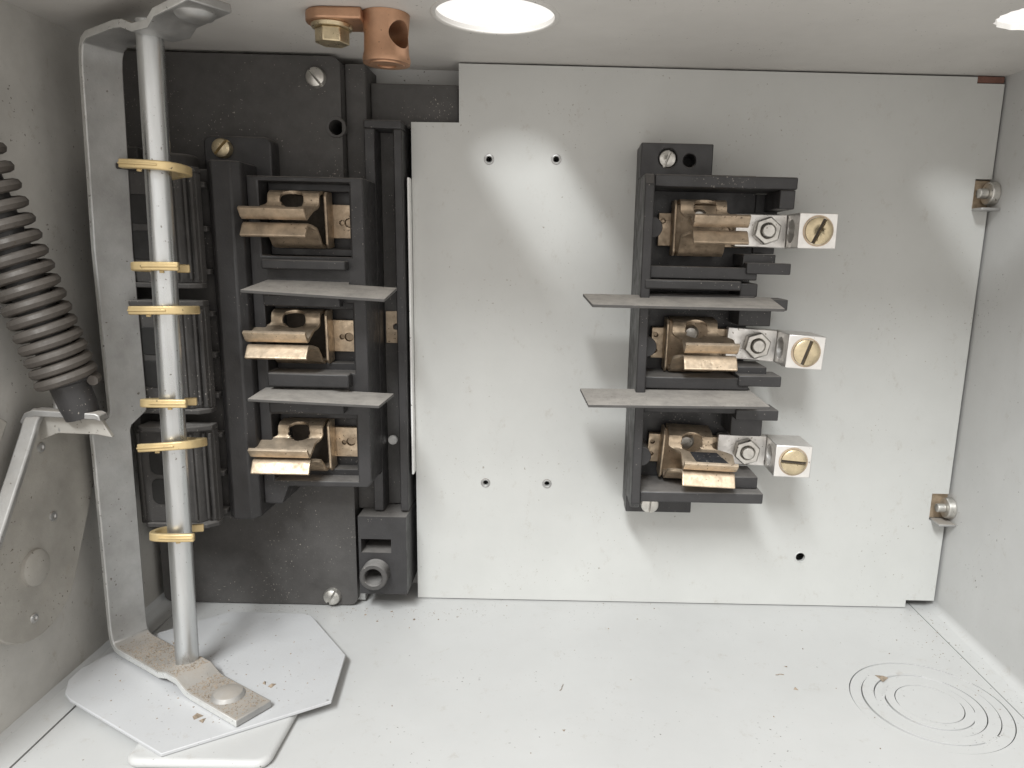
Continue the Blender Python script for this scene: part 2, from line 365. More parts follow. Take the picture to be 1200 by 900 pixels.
# ================================================================== FUSE CLIP (shared shape)
def leaf_bm(m, upper, saddle, lip):
    """one jaw: a strip bent along its length; (forward, z) section and x-range change along it"""
    sg = 1 if upper else -1
    if upper:
        pts = [(1.0, 9.4), (5.0, 9.6), (8.8, 9.6), (10.6, 9.0), (11.3, 7.8), (11.5, 6.0), (12.2, 4.6), (14.5, 3.6), (18.5, 2.0), (20.6, 1.0), (21.6, 1.6), (23.4, 4.4)]
    else:
        pts = [(1.0, 8.6), (5.0, 8.6), (8.6, 8.6), (10.5, 7.6), (12.0, 5.6), (15.0, 2.7), (18.0, 1.3), (20.0, 1.0), (20.9, 1.5), (22.0, 3.0), (23.4, 4.8)]
    # resample
    L = [0]
    for a, b2 in zip(pts, pts[1:]): L.append(L[-1] + math.hypot(b2[0]-a[0], b2[1]-a[1]))
    NS, NX = 46, 30
    def at(s):
        for i in range(len(pts)-1):
            if s <= L[i+1] + 1e-9:
                t = (s-L[i])/(L[i+1]-L[i]); return (pts[i][0]+(pts[i+1][0]-pts[i][0])*t, pts[i][1]+(pts[i+1][1]-pts[i][1])*t)
        return pts[-1]
    hs, hx, hr = ((L[4]+L[5])/2 if upper else -99), saddle[0] + 0.53*(saddle[1]-saddle[0]), 4.1
    b = new(); V = []
    for i in range(NS+1):
        s = L[-1]*i/NS; row = []
        k = min(1, max(0, (s - L[5])/(L[7]-L[5]))); k = k*k*(3-2*k)
        xa = saddle[0]*(1-k) + lip[0]*k; xb = saddle[1]*(1-k) + lip[1]*k
        for j in range(NX+1):
            x = xa + (xb-xa)*j/NX
            s2 = s
            d = math.hypot(s-hs, x-hx)
            if abs(d-hr) < 0.42 and d > 0.01:
                s2 = hs + (s-hs)*hr/d; x = hx + (x-hx)*hr/d
            f, z = at(min(max(s2, 0), L[-1]))
            row.append((b.verts.new((m*x, -f, sg*z)), s2, x))
        V.append(row)
    for i in range(NS):
        for j in range(NX):
            q = [V[i][j], V[i+1][j], V[i+1][j+1], V[i][j+1]]
            cs = sum(a[1] for a in q)/4; cx = sum(a[2] for a in q)/4
            if math.hypot(cs-hs, cx-hx) < hr - 0.05: continue
            b.faces.new([a[0] for a in q])
    for v in [v for v in b.verts if not v.link_faces]: b.verts.remove(v)
    return b

def local(o_parent, name, b, m, **k):
    """part written in its parent's own frame"""
    o = obj(name, b, m, **k); o.parent = o_parent; return o

def empty_part(name, parent, loc, rot=(0, 0, 0)):
    o = bpy.data.objects.new(name, None); C.objects.link(o); o.parent = parent; o.empty_display_size = 0.005
    o.location = Vector(loc)*S - world_loc(parent); o.rotation_euler = rot
    return o

def fuse_clip(parent, loc, m, material, rot=(0, 0, 0), strap=(-4, 30), saddle=(2, 18), lip=(5, 23.5), strap_holes=(), inner='shade_brown'):
    """a part of the fuse block; its own pieces are the sub-parts. Local frame: origin on the block floor"""
    g = empty_part('fuse_clip', parent, loc, rot)
    b = new(); sheet(b, [(m*strap[0], -5.8), (m*strap[1], -5.8), (m*strap[1], 5.8), (m*strap[0], 5.8)], [circle(m*x, z, r, 18) for x, z, r in strap_holes], 'y', -1.9, -0.05)
    local(g, 'strap', b, material, bevel=0.2)
    for x, z, r in strap_holes:
        b = new(); cyl(b, (m*x, -1.0, z), (m*x, -0.1, z), r*0.96, r*0.96, 18); local(g, 'rivet', b, 'darkbrass', bevel=0.15)
    local(g, 'upper_jaw', leaf_bm(m, True, saddle, lip), material, solid=1.15, bevel=0.2)
    local(g, 'lower_jaw', leaf_bm(m, False, saddle, lip), material, solid=1.15, bevel=0.2)
    # end plate of the clip box: an upright channel with rounded corners
    b = new(); prism(b, [(-1.9, -9.2), (-8.0, -9.2), (-9.4, -7.8), (-9.4, 8.4), (-8.0, 10.0), (-1.9, 10.0)], 'x', m*0.3, m*1.3)
    local(g, 'end_plate', b, material, bevel=0.35)
    b = new(); box(b, min(m*1.2, m*saddle[1]), max(m*1.2, m*saddle[1]), -2.9, -1.95, -8.4, 8.8)
    local(g, 'back_plate', b, 'darkbrass' if inner == 'screw' else 'shade_brown', bevel=0.2)  # left clips: plate darkened to paint the shade behind the jaw hole
    if inner == 'screw':
        hx = m*(saddle[0] + 0.53*(saddle[1]-saddle[0]) - 0.6)
        b = new(); lathe(b, (hx, -2.9, 4.2), FRONT, [(3.2, 0), (3.1, 1.2), (2.2, 2.2), (0, 2.7)], 20); local(g, 'inner_screw', b, 'steel')
    return g

def lug(parent, loc, rot, screw_ang):
    """tinned wire lug: flat tang with nut, block with wire hole in its left side and a slotted brass screw"""
    g = empty_part('wire_lug', parent, loc, rot)
    b = new(); box(b, -20.5, -2.2, -4.2, -1.0, -5.8, 5.8); local(g, 'tang', b, 'alu', bevel=0.35)
    # block: an outline with its wire hole along x
    b = new(); sheet(b, [(-17.2, -5.9), (-1.0, -5.9), (-1.0, 5.9), (-17.2, 5.9)], [[(y*1.0, z) for y, z in circle(-8.6, 0, 3.9, 32)]], 'x', -2.1, 11.0)
    local(g, 'block', b, 'alu', bevel=0.3)
    b = new(); sheet(b, [(-9.8+p[0], p[1]) for p in arc(0, 0, 5.0, 20, 380, 6)[:-1]], [circle(-9.8, 0, 2.5, 24)], 'y', -8.0, -4.22); local(g, 'nut', b, 'steel', bevel=0.45)
    b = new(); cyl(b, (-9.8, -4.0, 0), (-9.8, -9.3, 0), 2.55, 2.3, 22); local(g, 'stud', b, 'steel', bevel=0.35)
    b = new(); lathe(b, (4.5, -17.2, 0), FRONT, [(5.2, 0.02), (5.2, 0.25), (4.75, 0.3), (4.7, -0.1)]); local(g, 'screw_seat', b, 'darkbrass')
    b = new(); slotted(b, (4.5, -17.0, 0), FRONT, 4.55, 1.5, screw_ang, 1.25); local(g, 'screw', b, 'bscrew', bevel=0.12)
    b = new(); box(b, -4.4, 4.4, -0.5, 0.5, 0.46, 0.75, Matrix.Translation((4.5, -17.0, 0)) @ Vector(FRONT).to_track_quat('Z', 'Y').to_matrix().to_4x4() @ Matrix.Rotation(screw_ang, 4, 'Z')); local(g, 'slot_shade', b, 'shade_brown')  # dark insert paints the shade inside the screw slot
    return g

POLE = (151.4, 110.6, 70.4)
# ================================================================== RIGHT FUSE BLOCK
fb = thing('fuse_block', 'black moulded fuse block with three bronze clips and silver wire lugs on the grey plate', 'fuse block', (110, 0, 46))
bm = new(); sheet(bm, [(83.4, 46.0), (108.4, 46.0), (108.4, 51.5), (126, 51.5), (126, 171.0), (108.4, 171.0), (108.4, 180.4), (83.4, 180.4)], [circle(100.2, 174.8, 1.9, 20)], 'y', -9.0, -0.05)
obj('base', bm, 'black', fb, bevel=0.5)
bm = new(); sheet(bm, [(83.2, 168.9), (108.3, 168.9), (108.3, 180.5), (83.2, 180.5)], [circle(100.2, 174.8, 2.2, 20), circle(92.6, 175.4, 3.3, 20)], 'y', -16, -9.02)
obj('mounting_foot', bm, 'black', fb, bevel=0.4)
bm = new(); box(bm, 83.2, 108.2, -16, -9.02, 45.7, 52.2); obj('mounting_foot', bm, 'black', fb, bevel=0.4)
bm = new(); cyl(bm, (100.2, -8.5, 174.8), (100.2, -9.3, 174.8), 1.8, 1.8, 20); obj('hole_shade_disc', bm, 'hole', fb)  # near-black disc paints the shade down the foot's hole
# outer walls of the block
bm = new(); prism(bm, [(-9.02, 52.3), (-29.5, 52.3), (-31.5, 54.5), (-31.5, 165.2), (-29.0, 168.85), (-9.02, 168.85)], 'x', 83.3, 86.6); obj('side_wall', bm, 'black', fb, bevel=0.5)
for z0, z1 in ((146.5, 156.5), (105.5, 115.5), (65.5, 75.5)):
    bm = new(); cyl(bm, (87.0, -12, (z0+z1)/2), (87.0, -26, (z0+z1)/2), 3.6, 3.6, 20); obj('wall_rib', bm, 'black', fb, bevel=0.3)
bm = new(); box(bm, 86.7, 134.6, -29, -9.02, 164.8, 168.8); obj('end_wall', bm, 'black', fb, bevel=0.5)
bm = new(); box(bm, 86.7, 131.6, -29, -9.02, 54.3, 58.3); obj('end_wall', bm, 'black', fb, bevel=0.5)
bm = new(); box(bm, 129.2, 134.4, -28.0, -9.02, 158.5, 164.7); obj('corner_post', bm, 'black', fb, bevel=0.4)
bm = new(); box(bm, 126.02, 134.2, -9.4, -3.0, 143.6, 164.7); obj('lug_shelf', bm, 'black', fb, bevel=0.4)
# ribs between the poles and the stepped tabs on the right side
for (z, ztab) in ((136.6, 138.6), (127.0, 126.4), (98.2, 99.6), (89.6, 87.4)):
    bm = new(); box(bm, 86.7, 123.5, -28, -9.02, z-2.1, z+2.1); obj('divider_rib', bm, 'black', fb, bevel=0.4)
    bm = new(); box(bm, 119.5, 134.6, -29, -18.0, ztab-1.9, ztab+1.9); obj('side_tab', bm, 'black', fb, bevel=0.35)
for z0, z1 in ((139.0, 143.4), (118.5, 125.0), (99.8, 104.0), (78.5, 86.0), (58.5, 63.0)):
    bm = new(); box(bm, 119.2, 130.6, -24, -9.02, z0, z1); obj('side_block', bm, 'black', fb, bevel=0.4)
for z in (131.2, 94.2):
    bm = new(); box(bm, 118.5, 124.6, -26, -9.02, z-2.4, z+2.2); obj('side_block', bm, 'black', fb, bevel=0.4)
# thin clip frame under the first pole
bm = new(); box(bm, 84.6, 117.5, -31.8, -28.05, 131.0, 134.2); fr = obj('retainer_bar', bm, 'black', fb, bevel=0.5)
# barriers
def barrier(parent, corners, th=1.0):
    b = new()
    A = [b.verts.new(c) for c in corners]; B = [b.verts.new((c[0], c[1], c[2]-th)) for c in corners]; n = len(A)
    b.faces.new(A); b.faces.new(B[::-1])
    for i in range(n): b.faces.new((A[i], B[i], B[(i+1) % n], A[(i+1) % n]))
    return obj('phase_barrier', b, 'barrier', parent, bevel=0.2)
barrier(fb, [(64.0, -26, 128.6), (66.4, -46, 126.4), (128.4, -46, 126.4), (129.0, -26, 128.9)])
barrier(fb, [(64.0, -26, 95.2), (66.0, -48, 93.9), (125.6, -48, 94.6), (124.6, -26, 96.0)])
bm = new(); slotted(bm, (92.6, -12.4, 175.4), FRONT, 3.1, 2.6, math.radians(68), 0.8, 0.5); obj('mounting_screw', bm, 'steel', fb, bevel=0.15)
bm = new(); slotted(bm, (92.2, -15.9, 49.2), FRONT, 3.4, 1.6, math.radians(85), 0.8, 0.4); obj('mounting_screw', bm, 'steel', fb, bevel=0.15)
Y0 = -10.0
cl1 = fuse_clip(fb, (95.0, Y0, POLE[0]), 1, 'darkbrass', (0, 0, 0), strap=(-4, 28), inner='screw', strap_holes=((-2.4, 3.0, 0.8), (20.5, 0, 1.5)))
cl2 = fuse_clip(fb, (94.4, Y0, POLE[1]), 1, 'brass', (math.radians(5), 0, 0), strap=(-4, 28), inner='screw', strap_holes=((-2.4, 3.0, 0.8), (-2.4, -3.0, 0.8), (22.5, 1.0, 1.5)))
cl3 = fuse_clip(fb, (95.0, Y0, POLE[2]), 1, 'brass', (math.radians(9), math.radians(2), 0), strap=(-4, 28), inner='screw', lip=(6.5, 25.5), strap_holes=((-2.4, 2.4, 0.8), (-2.4, -2.6, 0.8), (22.0, 2.0, 1.6), (17.0, 0.4, 1.5)))
bm = new(); top = []; low = []
for x, f in ((9.8, 14.2), (19.5, 14.0), (24.2, 19.8), (12.4, 20.2)):
    z = 3.6 - 0.40*(f-14.5) + 0.62; top.append(bm.verts.new((x, -f, z+0.3))); low.append(bm.verts.new((x, -f, z-0.1)))
bm.faces.new(top); bm.faces.new(low[::-1])
for i in range(4): bm.faces.new((top[i], low[i], low[(i+1) % 4], top[(i+1) % 4]))
local(cl3, 'scorched_patch', bm, 'soot', bevel=0.1)
lug(fb, (138.4, Y0-1.2, POLE[0]+0.2), (0, 0, 0), math.radians(66))
lug(fb, (138.0, Y0-1.2, POLE[1]-0.2), (0, math.radians(3), 0), math.radians(75))
lug(fb, (137.6, Y0-1.2, POLE[2]+0.2), (0, math.radians(1), math.radians(-2)), math.radians(-3))

# ================================================================== LEFT SWITCH BLOCK
sb = thing('switch_block', 'large dusty black moulded switch block with three bronze fuse clips beside the plate', 'switch block', (-50, 0, 0.6))
bm = new(); sheet(bm, rrect(-100.5, -22.6, 0.6, 207.6, 3.2) , [circle(-24.6, 184.0, 2.6, 24)], 'y', -8.0, YB-0.1); obj('base', bm, 'dusty', sb, bevel=0.5)
bm = new(); lathe(bm, (-24.6, -8.0, 184.0), FRONT, [(2.6, -2), (2.6, 0.4), (3.4, 0.5), (3.6, -0.1)]); obj('screw_boss', bm, 'dusty', sb)
bm = new(); box(bm, -22.55, -15.0, -3, YB-0.1, 40, 206.5); obj('base_step', bm, 'dusty', sb, bevel=0.5)
bm = new(); box(bm, -14.9, 17.5, 3.0, YB-0.1, 186, 201.5); obj('top_crosspiece', bm, 'dusty', sb, bevel=0.5)
# side column with groove
bm = new(); box(bm, -15.0, -11.2, -8, YB-0.1, 41, 184.0); obj('column_wall', bm, 'black', sb, bevel=0.4)
bm = new(); box(bm, -4.6, -1.5, -8, YB-0.1, 41, 184.0); obj('column_wall', bm, 'black', sb, bevel=0.4)
bm = new(); box(bm, -11.15, -4.65, 1.5, YB-0.1, 41, 184.0); obj('column_floor', bm, 'dusty', sb)
bm = new(); box(bm, -15.0, -1.5, -8.4, YB-0.1, 184.05, 187.0); obj('column_cap', bm, 'black', sb, bevel=0.5)
bm = new(); sheet(bm, [(-10.6, 106.5), (-4.9, 106.5), (-4.9, 118.8), (-10.6, 118.8)], [circle(-6.6, 112.8, 1.2, 18)], 'y', 0.2, 1.45); obj('terminal_plate', bm, 'darkbrass', sb, bevel=0.2)
for x, z, r, y in ((-9.0, 67.6, 1.9, 1.5), (-13.3, 68.6, 1.7, -8.0)):
    bm = new(); lathe(bm, (x, y, z), FRONT, [(r, 0), (r, 0.8), (r*0.8, 1.1), (0, 1.2)], 22); obj('hole_light_disc', bm, 'white', sb)  # white discs stand in for light showing through small holes
# bottom block with slot and deep hole
bm = new()
sheet(bm, [(-20.3, 8.0), (-1.6, 8.0), (-1.6, 40.2), (-20.3, 40.2)], [circle(-13.6, 17.6, 5.2, 36), [(-19.3, 25.4), (-7.6, 25.4), (-7.6, 31.0), (-19.3, 31.0)]], 'y', -12.6, 4.0)
obj('foot_block', bm, 'black', sb)
bm = new(); box(bm, -20.2, -1.7, 4.05, YB-0.1, 8.0, 40); obj('foot_back', bm, 'dusty', sb)
bm = new(); lathe(bm, (-13.6, 3.0, 17.4), FRONT, [(3.3, -1), (3.3, 20.6), (3.7, 21.2), (5.0, 21.2), (5.4, 20.8), (5.4, 15.0)], 32); obj('boss', bm, 'dusty', sb)
bm = new(); cyl(bm, (-13.6, 3.5, 17.4), (-13.6, -6, 17.4), 3.2, 3.2, 24); obj('hole_floor', bm, 'dusty', sb)
bm = new(); box(bm, -25.4, -20.4, -4.5, YB-0.2, 1.0, 6.4); obj('foot_clip', bm, 'zinc', sb, bevel=0.3)
# fuse tower
bm = new()
tower_out = [(-50.5, 49.5), (-44, 49.5), (-41.5, 56.5), (-12.4, 56.5), (-11.2, 58), (-11.2, 165.4), (-50.5, 165.4)]
pockets = [[(-46.5, z-12.2), (-15.8, z-12.2), (-15.8, z+12.6), (-46.5, z+12.6)] for z in (POLE[0]-0.2, POLE[1]+0.2, POLE[2]+0.3)]
sheet(bm, tower_out, pockets, 'y', -26, -8.02); obj('tower', bm, 'black', sb, bevel=0.5)
bm = new(); box(bm, -50.2, -11.5, -11.8, -8.03, 57, 165); obj('pocket_floor', bm, 'black', sb)
for z in POLE:
    bm = new(); sheet(bm, [(-46.3, z-12.2), (-16.0, z-12.2), (-16.0, z+12.4), (-46.3, z+12.4)], [[(-43, z-9.6), (-18.2, z-9.6), (-18.2, z+9.8), (-43, z+9.8)]], 'y', -18, -11.85); obj('pocket_step', bm, 'black', sb, bevel=0.35)
for z, w in ((136.2, 1.6), (96.6, 2.4)):
    bm = new(); box(bm, -45, -16.8, -31, -26.02, z-w, z+w); obj('barrier_ledge', bm, 'black', sb, bevel=0.5)
for z in (124.2, 86.8):
    bm = new(); box(bm, -45, -19, -31, -26.02, z-2.0, z+2.0); obj('barrier_ledge', bm, 'black', sb, bevel=0.5)
# left pillar and its foot with the screw
bm = new(); prism(bm, [(-62.0, -8.02), (-62.0, -29.0), (-59.5, -32.0), (-53.0, -32.0), (-50.55, -29.0), (-50.55, -8.02)], 'z', 45.5, 169.5); obj('pillar', bm, 'black', sb, bevel=0.6)
bm = new(); prism(bm, rrect(-68.5, -45.2, 160, 179.2, 2.6), 'y', -16, -8.03); obj('screw_foot', bm, 'black', sb, bevel=0.6)
bm = new(); slotted(bm, (-61.6, -15.9, 174.9), FRONT, 3.3, 2.4, math.radians(48), 0.9, 0.6); obj('mounting_screw', bm, 'bscrew', sb, bevel=0.15)
for x, z, a in ((-30.9, 200.3, -52), (-32.6, 4.6, 60)):
    bm = new(); slotted(bm, (x, -7.9, z), FRONT, 3.4, 2.0, math.radians(a), 0.8, 1.0); obj('mounting_screw', bm, 'steel', sb, bevel=0.15)
YL = -11.85
fuse_clip(sb, (-24.8, YL, POLE[0]), -1, 'darkbrass', (math.radians(3), 0, 0), strap=(-9, 26), saddle=(2, 19.5), lip=(3.5, 25), strap_holes=((-2.6, -0.4, 0.9), (-5.2, -0.4, 1.6)))
fuse_clip(sb, (-26.2, YL, POLE[1]), -1, 'brass', (math.radians(3), 0, 0), strap=(-9, 26), saddle=(2, 19), lip=(3.5, 24.5), strap_holes=((-2.6, -0.4, 0.9), (-5.2, -0.4, 1.6)))
cl = fuse_clip(sb, (-26.8, YL, POLE[2]), -1, 'brass', (math.radians(5), 0, 0), strap=(-9, 26), saddle=(2, 18), lip=(4, 24.5), strap_holes=((-2.6, -0.2, 0.9), (-5.2, 0.2, 1.7)))
barrier(sb, [(-45.0, -26, 130.9), (-46.2, -46, 128.4), (-0.2, -46, 126.5), (-0.2, -27, 129.2), (-16.8, -27, 130.0), (-16.8, -26, 130.7)])
barrier(sb, [(-47.8, -26, 93.0), (-46.0, -46, 92.9), (-2.8, -46, 91.6), (-2.0, -27, 92.0), (-18.0, -27, 92.6), (-18.0, -26, 93.2)])

bm = new(); box(bm, -90.5, -62.2, -27, -8.04, 44, 167); obj('spine', bm, 'matte', sb, bevel=0.8)
for i in range(9):
    z = 48 + i*14.2
    bm = new(); box(bm, -91.6, -62.3, -31, -27.03, z-0.9, z+0.9); obj('spine_rib', bm, 'matte', sb, bevel=0.4)
bm = new(); cyl(bm, (-77, -20, 167.05), (-77, -20, 172), 8, 7.4, 32); obj('post', bm, 'matte', sb, bevel=1.0, seg=3)
bm = new(); box(bm, -91.6, -88.8, -34, -27.05, 44, 167); obj('spine_flange', bm, 'dusty', sb, bevel=0.5)
bm = new(); prism(bm, [(-99.6, -8.05), (-99.6, -13), (-96, -15), (-92, -15), (-92, -8.05)], 'z', 30, 175); obj('side_rail', bm, 'dusty', sb, bevel=0.5)
# ------------------------------------------------------------------ contact carriers behind the rod
def carrier(z0, z1, label):
    t = thing('contact_carrier', label, 'contact carrier', (-75, -24, z0), 'contact carriers behind the rod')
    pts = [(-88.5, -31.2), (-88.5, -37.5), (-68.6, -37.5), (-67.0, -35.2), (-63.2, -34.6), (-63.2, -31.2)]
    b = new(); prism(b, pts, 'z', z0, z1); obj('body', b, 'matte', t, bevel=0.35)
    for k in (0.34, 0.66):
        zc = z0 + (z1-z0)*k
        b = new(); prism(b, rrect(-84.6, -71.8, zc-4.6, zc+4.6, 2.4), 'y', -37.9, -37.45); obj('vent_shade', b, 'hole', t, bevel=0.2)  # raised dark panel paints the shade of a vent opening
    for x in (-87.6, -69.6, -66.2, -64.0):
        y = -38.6 if x < -68 else -36.6
        b = new(); box(b, x-0.45, x+0.45, y, -34.65 if x > -68 else -37.4, z0+1.2, z1-1.2); obj('ridge', b, 'matte', t, bevel=0.2)
    b = new(); prism(b, [(-86.8, -32), (-86.8, -39.2), (-84.5, -41.5), (-72, -41.5), (-66.5, -39.0), (-62.8, -36.5), (-62.8, -32)], 'z', z1+0.02, z1+1.8); obj('top_lip', b, 'matte', t, bevel=0.35)
    b = new(); prism(b, [(-87.2, -32), (-87.2, -38.8), (-66.0, -38.8), (-63.0, -35.5), (-63.0, -32)], 'z', z0-1.6, z0-0.02); obj('bottom_lip', b, 'matte', t, bevel=0.35)
carrier(129.5, 165.0, 'topmost dusty black contact carrier behind the upper part of the rod')
carrier(87.0, 122.0, 'middle dusty black contact carrier behind the rod')
carrier(46.0, 79.5, 'lowest dusty black contact carrier behind the rod')

# ================================================================== OPERATING YOKE (bar + rod)
yk = thing('operating_yoke', 'bent galvanised steel bar yoke with an upright round silver rod', 'yoke', (-70, -60, 4.4))
U = Vector((0.84, -0.543, 0)); V = Vector((0.543, 0.84, 0)); W = 12.0
O = Vector((-95.4, -53.2, 0))          # near edge of the lower upright
def P3(s, v, z): return O + U*s + V*v + Vector((0, 0, z))
# centre line (s along the leg, shift across, z)
path = [(71, 0, 4.4), (48, 0, 4.4), (44.5, 0, 4.8), (40, 0, 7.0), (35, 0, 7.0), (30, 0, 5.6), (6, 0, 5.4), (3.2, 0, 6.0), (1.2, 0, 7.6), (0.3, 0, 10.0), (0, 0, 14),
        (0, 0.6, 60), (0, 0.8, 81), (0, 1.4, 82.6), (0, 6.4, 86.4), (0, 7.0, 88), (0, 7.0, 140), (0, 8.8, 195), (0.6, 8.9, 199), (2.4, 8.8, 201.8), (6, 8.6, 203.2), (24, 7.4, 203.4), (30, 6.6, 202.6), (36, 6.0, 200.6), (44, 5.6, 200.4), (48, 5.2, 202.4), (66, 4.0, 203.6)]
path_yoke = path; bm = new(); th = 2.3; rows = []
for i, (s, v, z) in enumerate(path):
    a = path[max(i-1, 0)]; c = path[min(i+1, len(path)-1)]
    t = Vector((c[0]-a[0], c[2]-a[2])).normalized(); n = Vector((t[1], -t[0]))   # normal in the (s, z) plane, to the inside of the U
    w = W
    q = []
    for (vv, k) in ((0, 0), (w, 0), (w, 1), (0, 1)):
        q.append(bm.verts.new(P3(s + n[0]*th*k, v+vv, z + n[1]*th*k)))
    rows.append(q)
for A, B in zip(rows, rows[1:]):
    for j in range(4): bm.faces.new((A[j], A[(j+1) % 4], B[(j+1) % 4], B[j]))
bm.faces.new(rows[0][::-1]); bm.faces.new(rows[-1]); bm.normal_update()
for f in bm.faces:
    if f.calc_area() > 0 and abs(f.normal.dot(V)) > 0.8: f.material_index = 1
bar = obj('bar', bm, 'zinc', yk, bevel=0.35, seg=2); bar.data.materials.append(M['edge'])
bm = new(); cyl(bm, (-63.3, -64.0, 5.0), (-60.2, -61.5, 203.0), 3.5, 3.5, 32); obj('rod', bm, 'rod', yk, bevel=0.4)
c = P3(58, 6.2, 6.4)
bm = new(); lathe(bm, c, (0, 0, 1), [(5.0, 0), (5.0, 0.4), (4.2, 1.5), (2.4, 2.2), (0, 2.4)], 30); obj('rivet', bm, 'zinc', yk)
c = P3(58, 10.8, 201.3)
bm = new(); lathe(bm, c, (0, 0, -1), [(5.2, -0.6), (5.2, 0.4), (4.3, 1.5), (2.4, 2.2), (0, 2.4)], 30); obj('rivet', bm, 'zinc', yk)

# ------------------------------------------------------------------ yellow retaining clips hooked round the rod
def rod_x(z): return -63.3 + 3.1*(z-5)/198.0
def rod_y(z): return -64.0 + 2.5*(z-5)/198.0
def rod_clip(z, m, half, tilt, label):
    x, y = rod_x(z), rod_y(z)
    t = thing('retaining_clip', label, 'retaining clip', (x, y, z), 'yellow clips round the rod')
    # U-shaped strip: front arm, round bend, back arm; opening on side -m
    fr, bk = -5.6, (6.4 if m > 0 else 5.6); mid = (fr+bk)/2; rr = (bk-fr)/2
    path = [(-m*half*0.98, fr)] + [(-m*half*0.98 + m*i*(half*1.6)/8, fr - 0.6*math.sin(i/8*math.pi)) for i in range(1, 8)]
    path += [(m*(half-rr*0.62) + m*math.cos(math.radians(a))*rr*0.62, mid + math.sin(math.radians(a))*rr) for a in range(-90, 91, 15)]
    path += [(m*(half-rr*0.62) - m*i*half*1.0/6, bk + i*(1.2 if m > 0 else 0.5)) for i in range(1, 7)]
    b = new(); sweep(b, [(px, py, 0) for px, py in path], [(-0.9, -1.25), (0.9, -1.25), (0.9, 1.25), (-0.9, 1.25)])
    R = Matrix.Rotation(math.radians(tilt), 4, 'Y') @ Matrix.Rotation(math.radians(-9 if z < 120 else -4), 4, 'X')
    for v in b.verts: v.co = R @ v.co
    local(t, 'hook', b, 'tan', bevel=0.35)
    b = new(); sweep(b, [(px, py-0.95, 0) for px, py in path[0:8]], [(-0.35, -0.25), (0.35, -0.25), (0.35, 0.25), (-0.35, 0.25)])
    for v in b.verts: v.co = R @ v.co
    local(t, 'bead', b, 'tan', bevel=0.1)
    b = new(); box(b, -m*half*0.3-0.6, -m*half*0.3+0.6, fr-0.3, fr+0.5, -1.9, -1.2)
    for v in b.verts: v.co = R @ v.co
    local(t, 'nib', b, 'tan', bevel=0.15)
    return t
for z, m, half, tilt, lab in ((163.4, 1, 7.7, 1.5, 'topmost yellow clip hooked round the silver rod'),
                              (135.4, -1, 7.5, -1.0, 'second yellow clip from the top on the silver rod'),
                              (122.8, 1, 7.9, -1.5, 'third yellow clip from the top on the silver rod, close below the second'),
                              (94.7, -1, 7.5, -1.0, 'fourth yellow clip from the top on the silver rod'),
                              (81.5, 1, 8.0, -5.0, 'fifth yellow clip from the top on the rod, tilted up to the right'),
                              (52.6, -1, 7.5, -1.0, 'lowest yellow clip hooked round the silver rod')):
    rod_clip(z, m, half, tilt, lab)

# ================================================================== LOOSE OCTAGONAL SHEET
pts = [(-12.4, -77.6), (-15.4, -51.2), (-36.0, -24.1), (-39, -22.6), (-67.5, -22.2), (-86.5, -38.8), (-96, -54), (-99.4, -63.0), (-99.0, -69.5), (-95.5, -76.4), (-92, -79.4), (-51.6, -103.2)]
bm = new(); prism(bm, pts, 'z', 3.15, 4.2)
for v in bm.verts: v.co.z += 0.0
tag(obj('insulating_sheet', bm, 'octa', bevel=0.2, origin=(-58, -62, 3.1)), 'loose grey eight-sided sheet lying on the floor under the yoke', 'sheet')

# ================================================================== LEVER PLATE ON THE LEFT WALL
lv = thing('lever_plate', 'grey steel lever plate with rounded lower end and pivot on the left wall', 'lever', (-100, -75, 26))
prof = [(-37.2, 84.8), (-66, 91.4), (-70.5, 90.6), (-73.5, 87.6)] + [(-92, 61), (-100.5, 50)] + arc(-80.5, 46.5, 20.4, 172, 330, 14) + [(-54.5, 52), (-44, 72)]
bm = new(); prism(bm, prof, 'x', -99.6, -97.6); obj('plate', bm, 'lever', lv, bevel=0.4)
# bent flange along its upper and front edges
fl = [(-69.0, 91.9), (-71.2, 91.3), (-72.9, 89.8), (-74.6, 87.0), (-83, 74.8), (-92.6, 61.2), (-100.8, 50.2)]
bm = new(); rows = []
for i, (y, z) in enumerate(fl):
    wd = 9.0
    a = fl[max(i-1, 0)]; c = fl[min(i+1, len(fl)-1)]; t = Vector((c[0]-a[0], c[1]-a[1])).normalized(); n = Vector((t[1], -t[0])) if t[0] < 0 else Vector((-t[1], t[0]))
    n = n if n[1] > 0 else -n
    rows.append([bm.verts.new((-99.6, y, z)), bm.verts.new((-97.5+wd*0.25, y, z)), bm.verts.new((-97.5+wd*0.25, y+n[0]*1.9, z+n[1]*1.9)), bm.verts.new((-99.6, y+n[0]*1.9, z+n[1]*1.9))])
for A, B in zip(rows, rows[1:]):
    for j in range(4): bm.faces.new((A[j], A[(j+1) % 4], B[(j+1) % 4], B[j]))
bm.faces.new(rows[0][::-1]); bm.faces.new(rows[-1])
obj('flange', bm, 'zinc', lv, bevel=0.5)
bm = new(); prism(bm, [(-99.5, 84.0), (-99.5, 88.6), (-98.6, 90.8), (-96.6, 91.6), (-79.0, 90.9), (-76.2, 85.4), (-80.5, 86.2), (-92.0, 86.4), (-96.6, 84.6)], 'y', -71.0, -69.4); obj('bent_tab', bm, 'lever', lv, bevel=0.25)
bm = new(); prism(bm, [(-99.6, 88.6), (-98.8, 91.0), (-96.7, 92.0), (-79.0, 91.3), (-77.6, 90.9), (-77.9, 92.6), (-79.0, 93.2), (-96.9, 93.9), (-99.6, 92.9), (-101.2, 90.2)], 'y', -73.6, -69.3); obj('tab_lip', bm, 'zinc', lv, bevel=0.3)
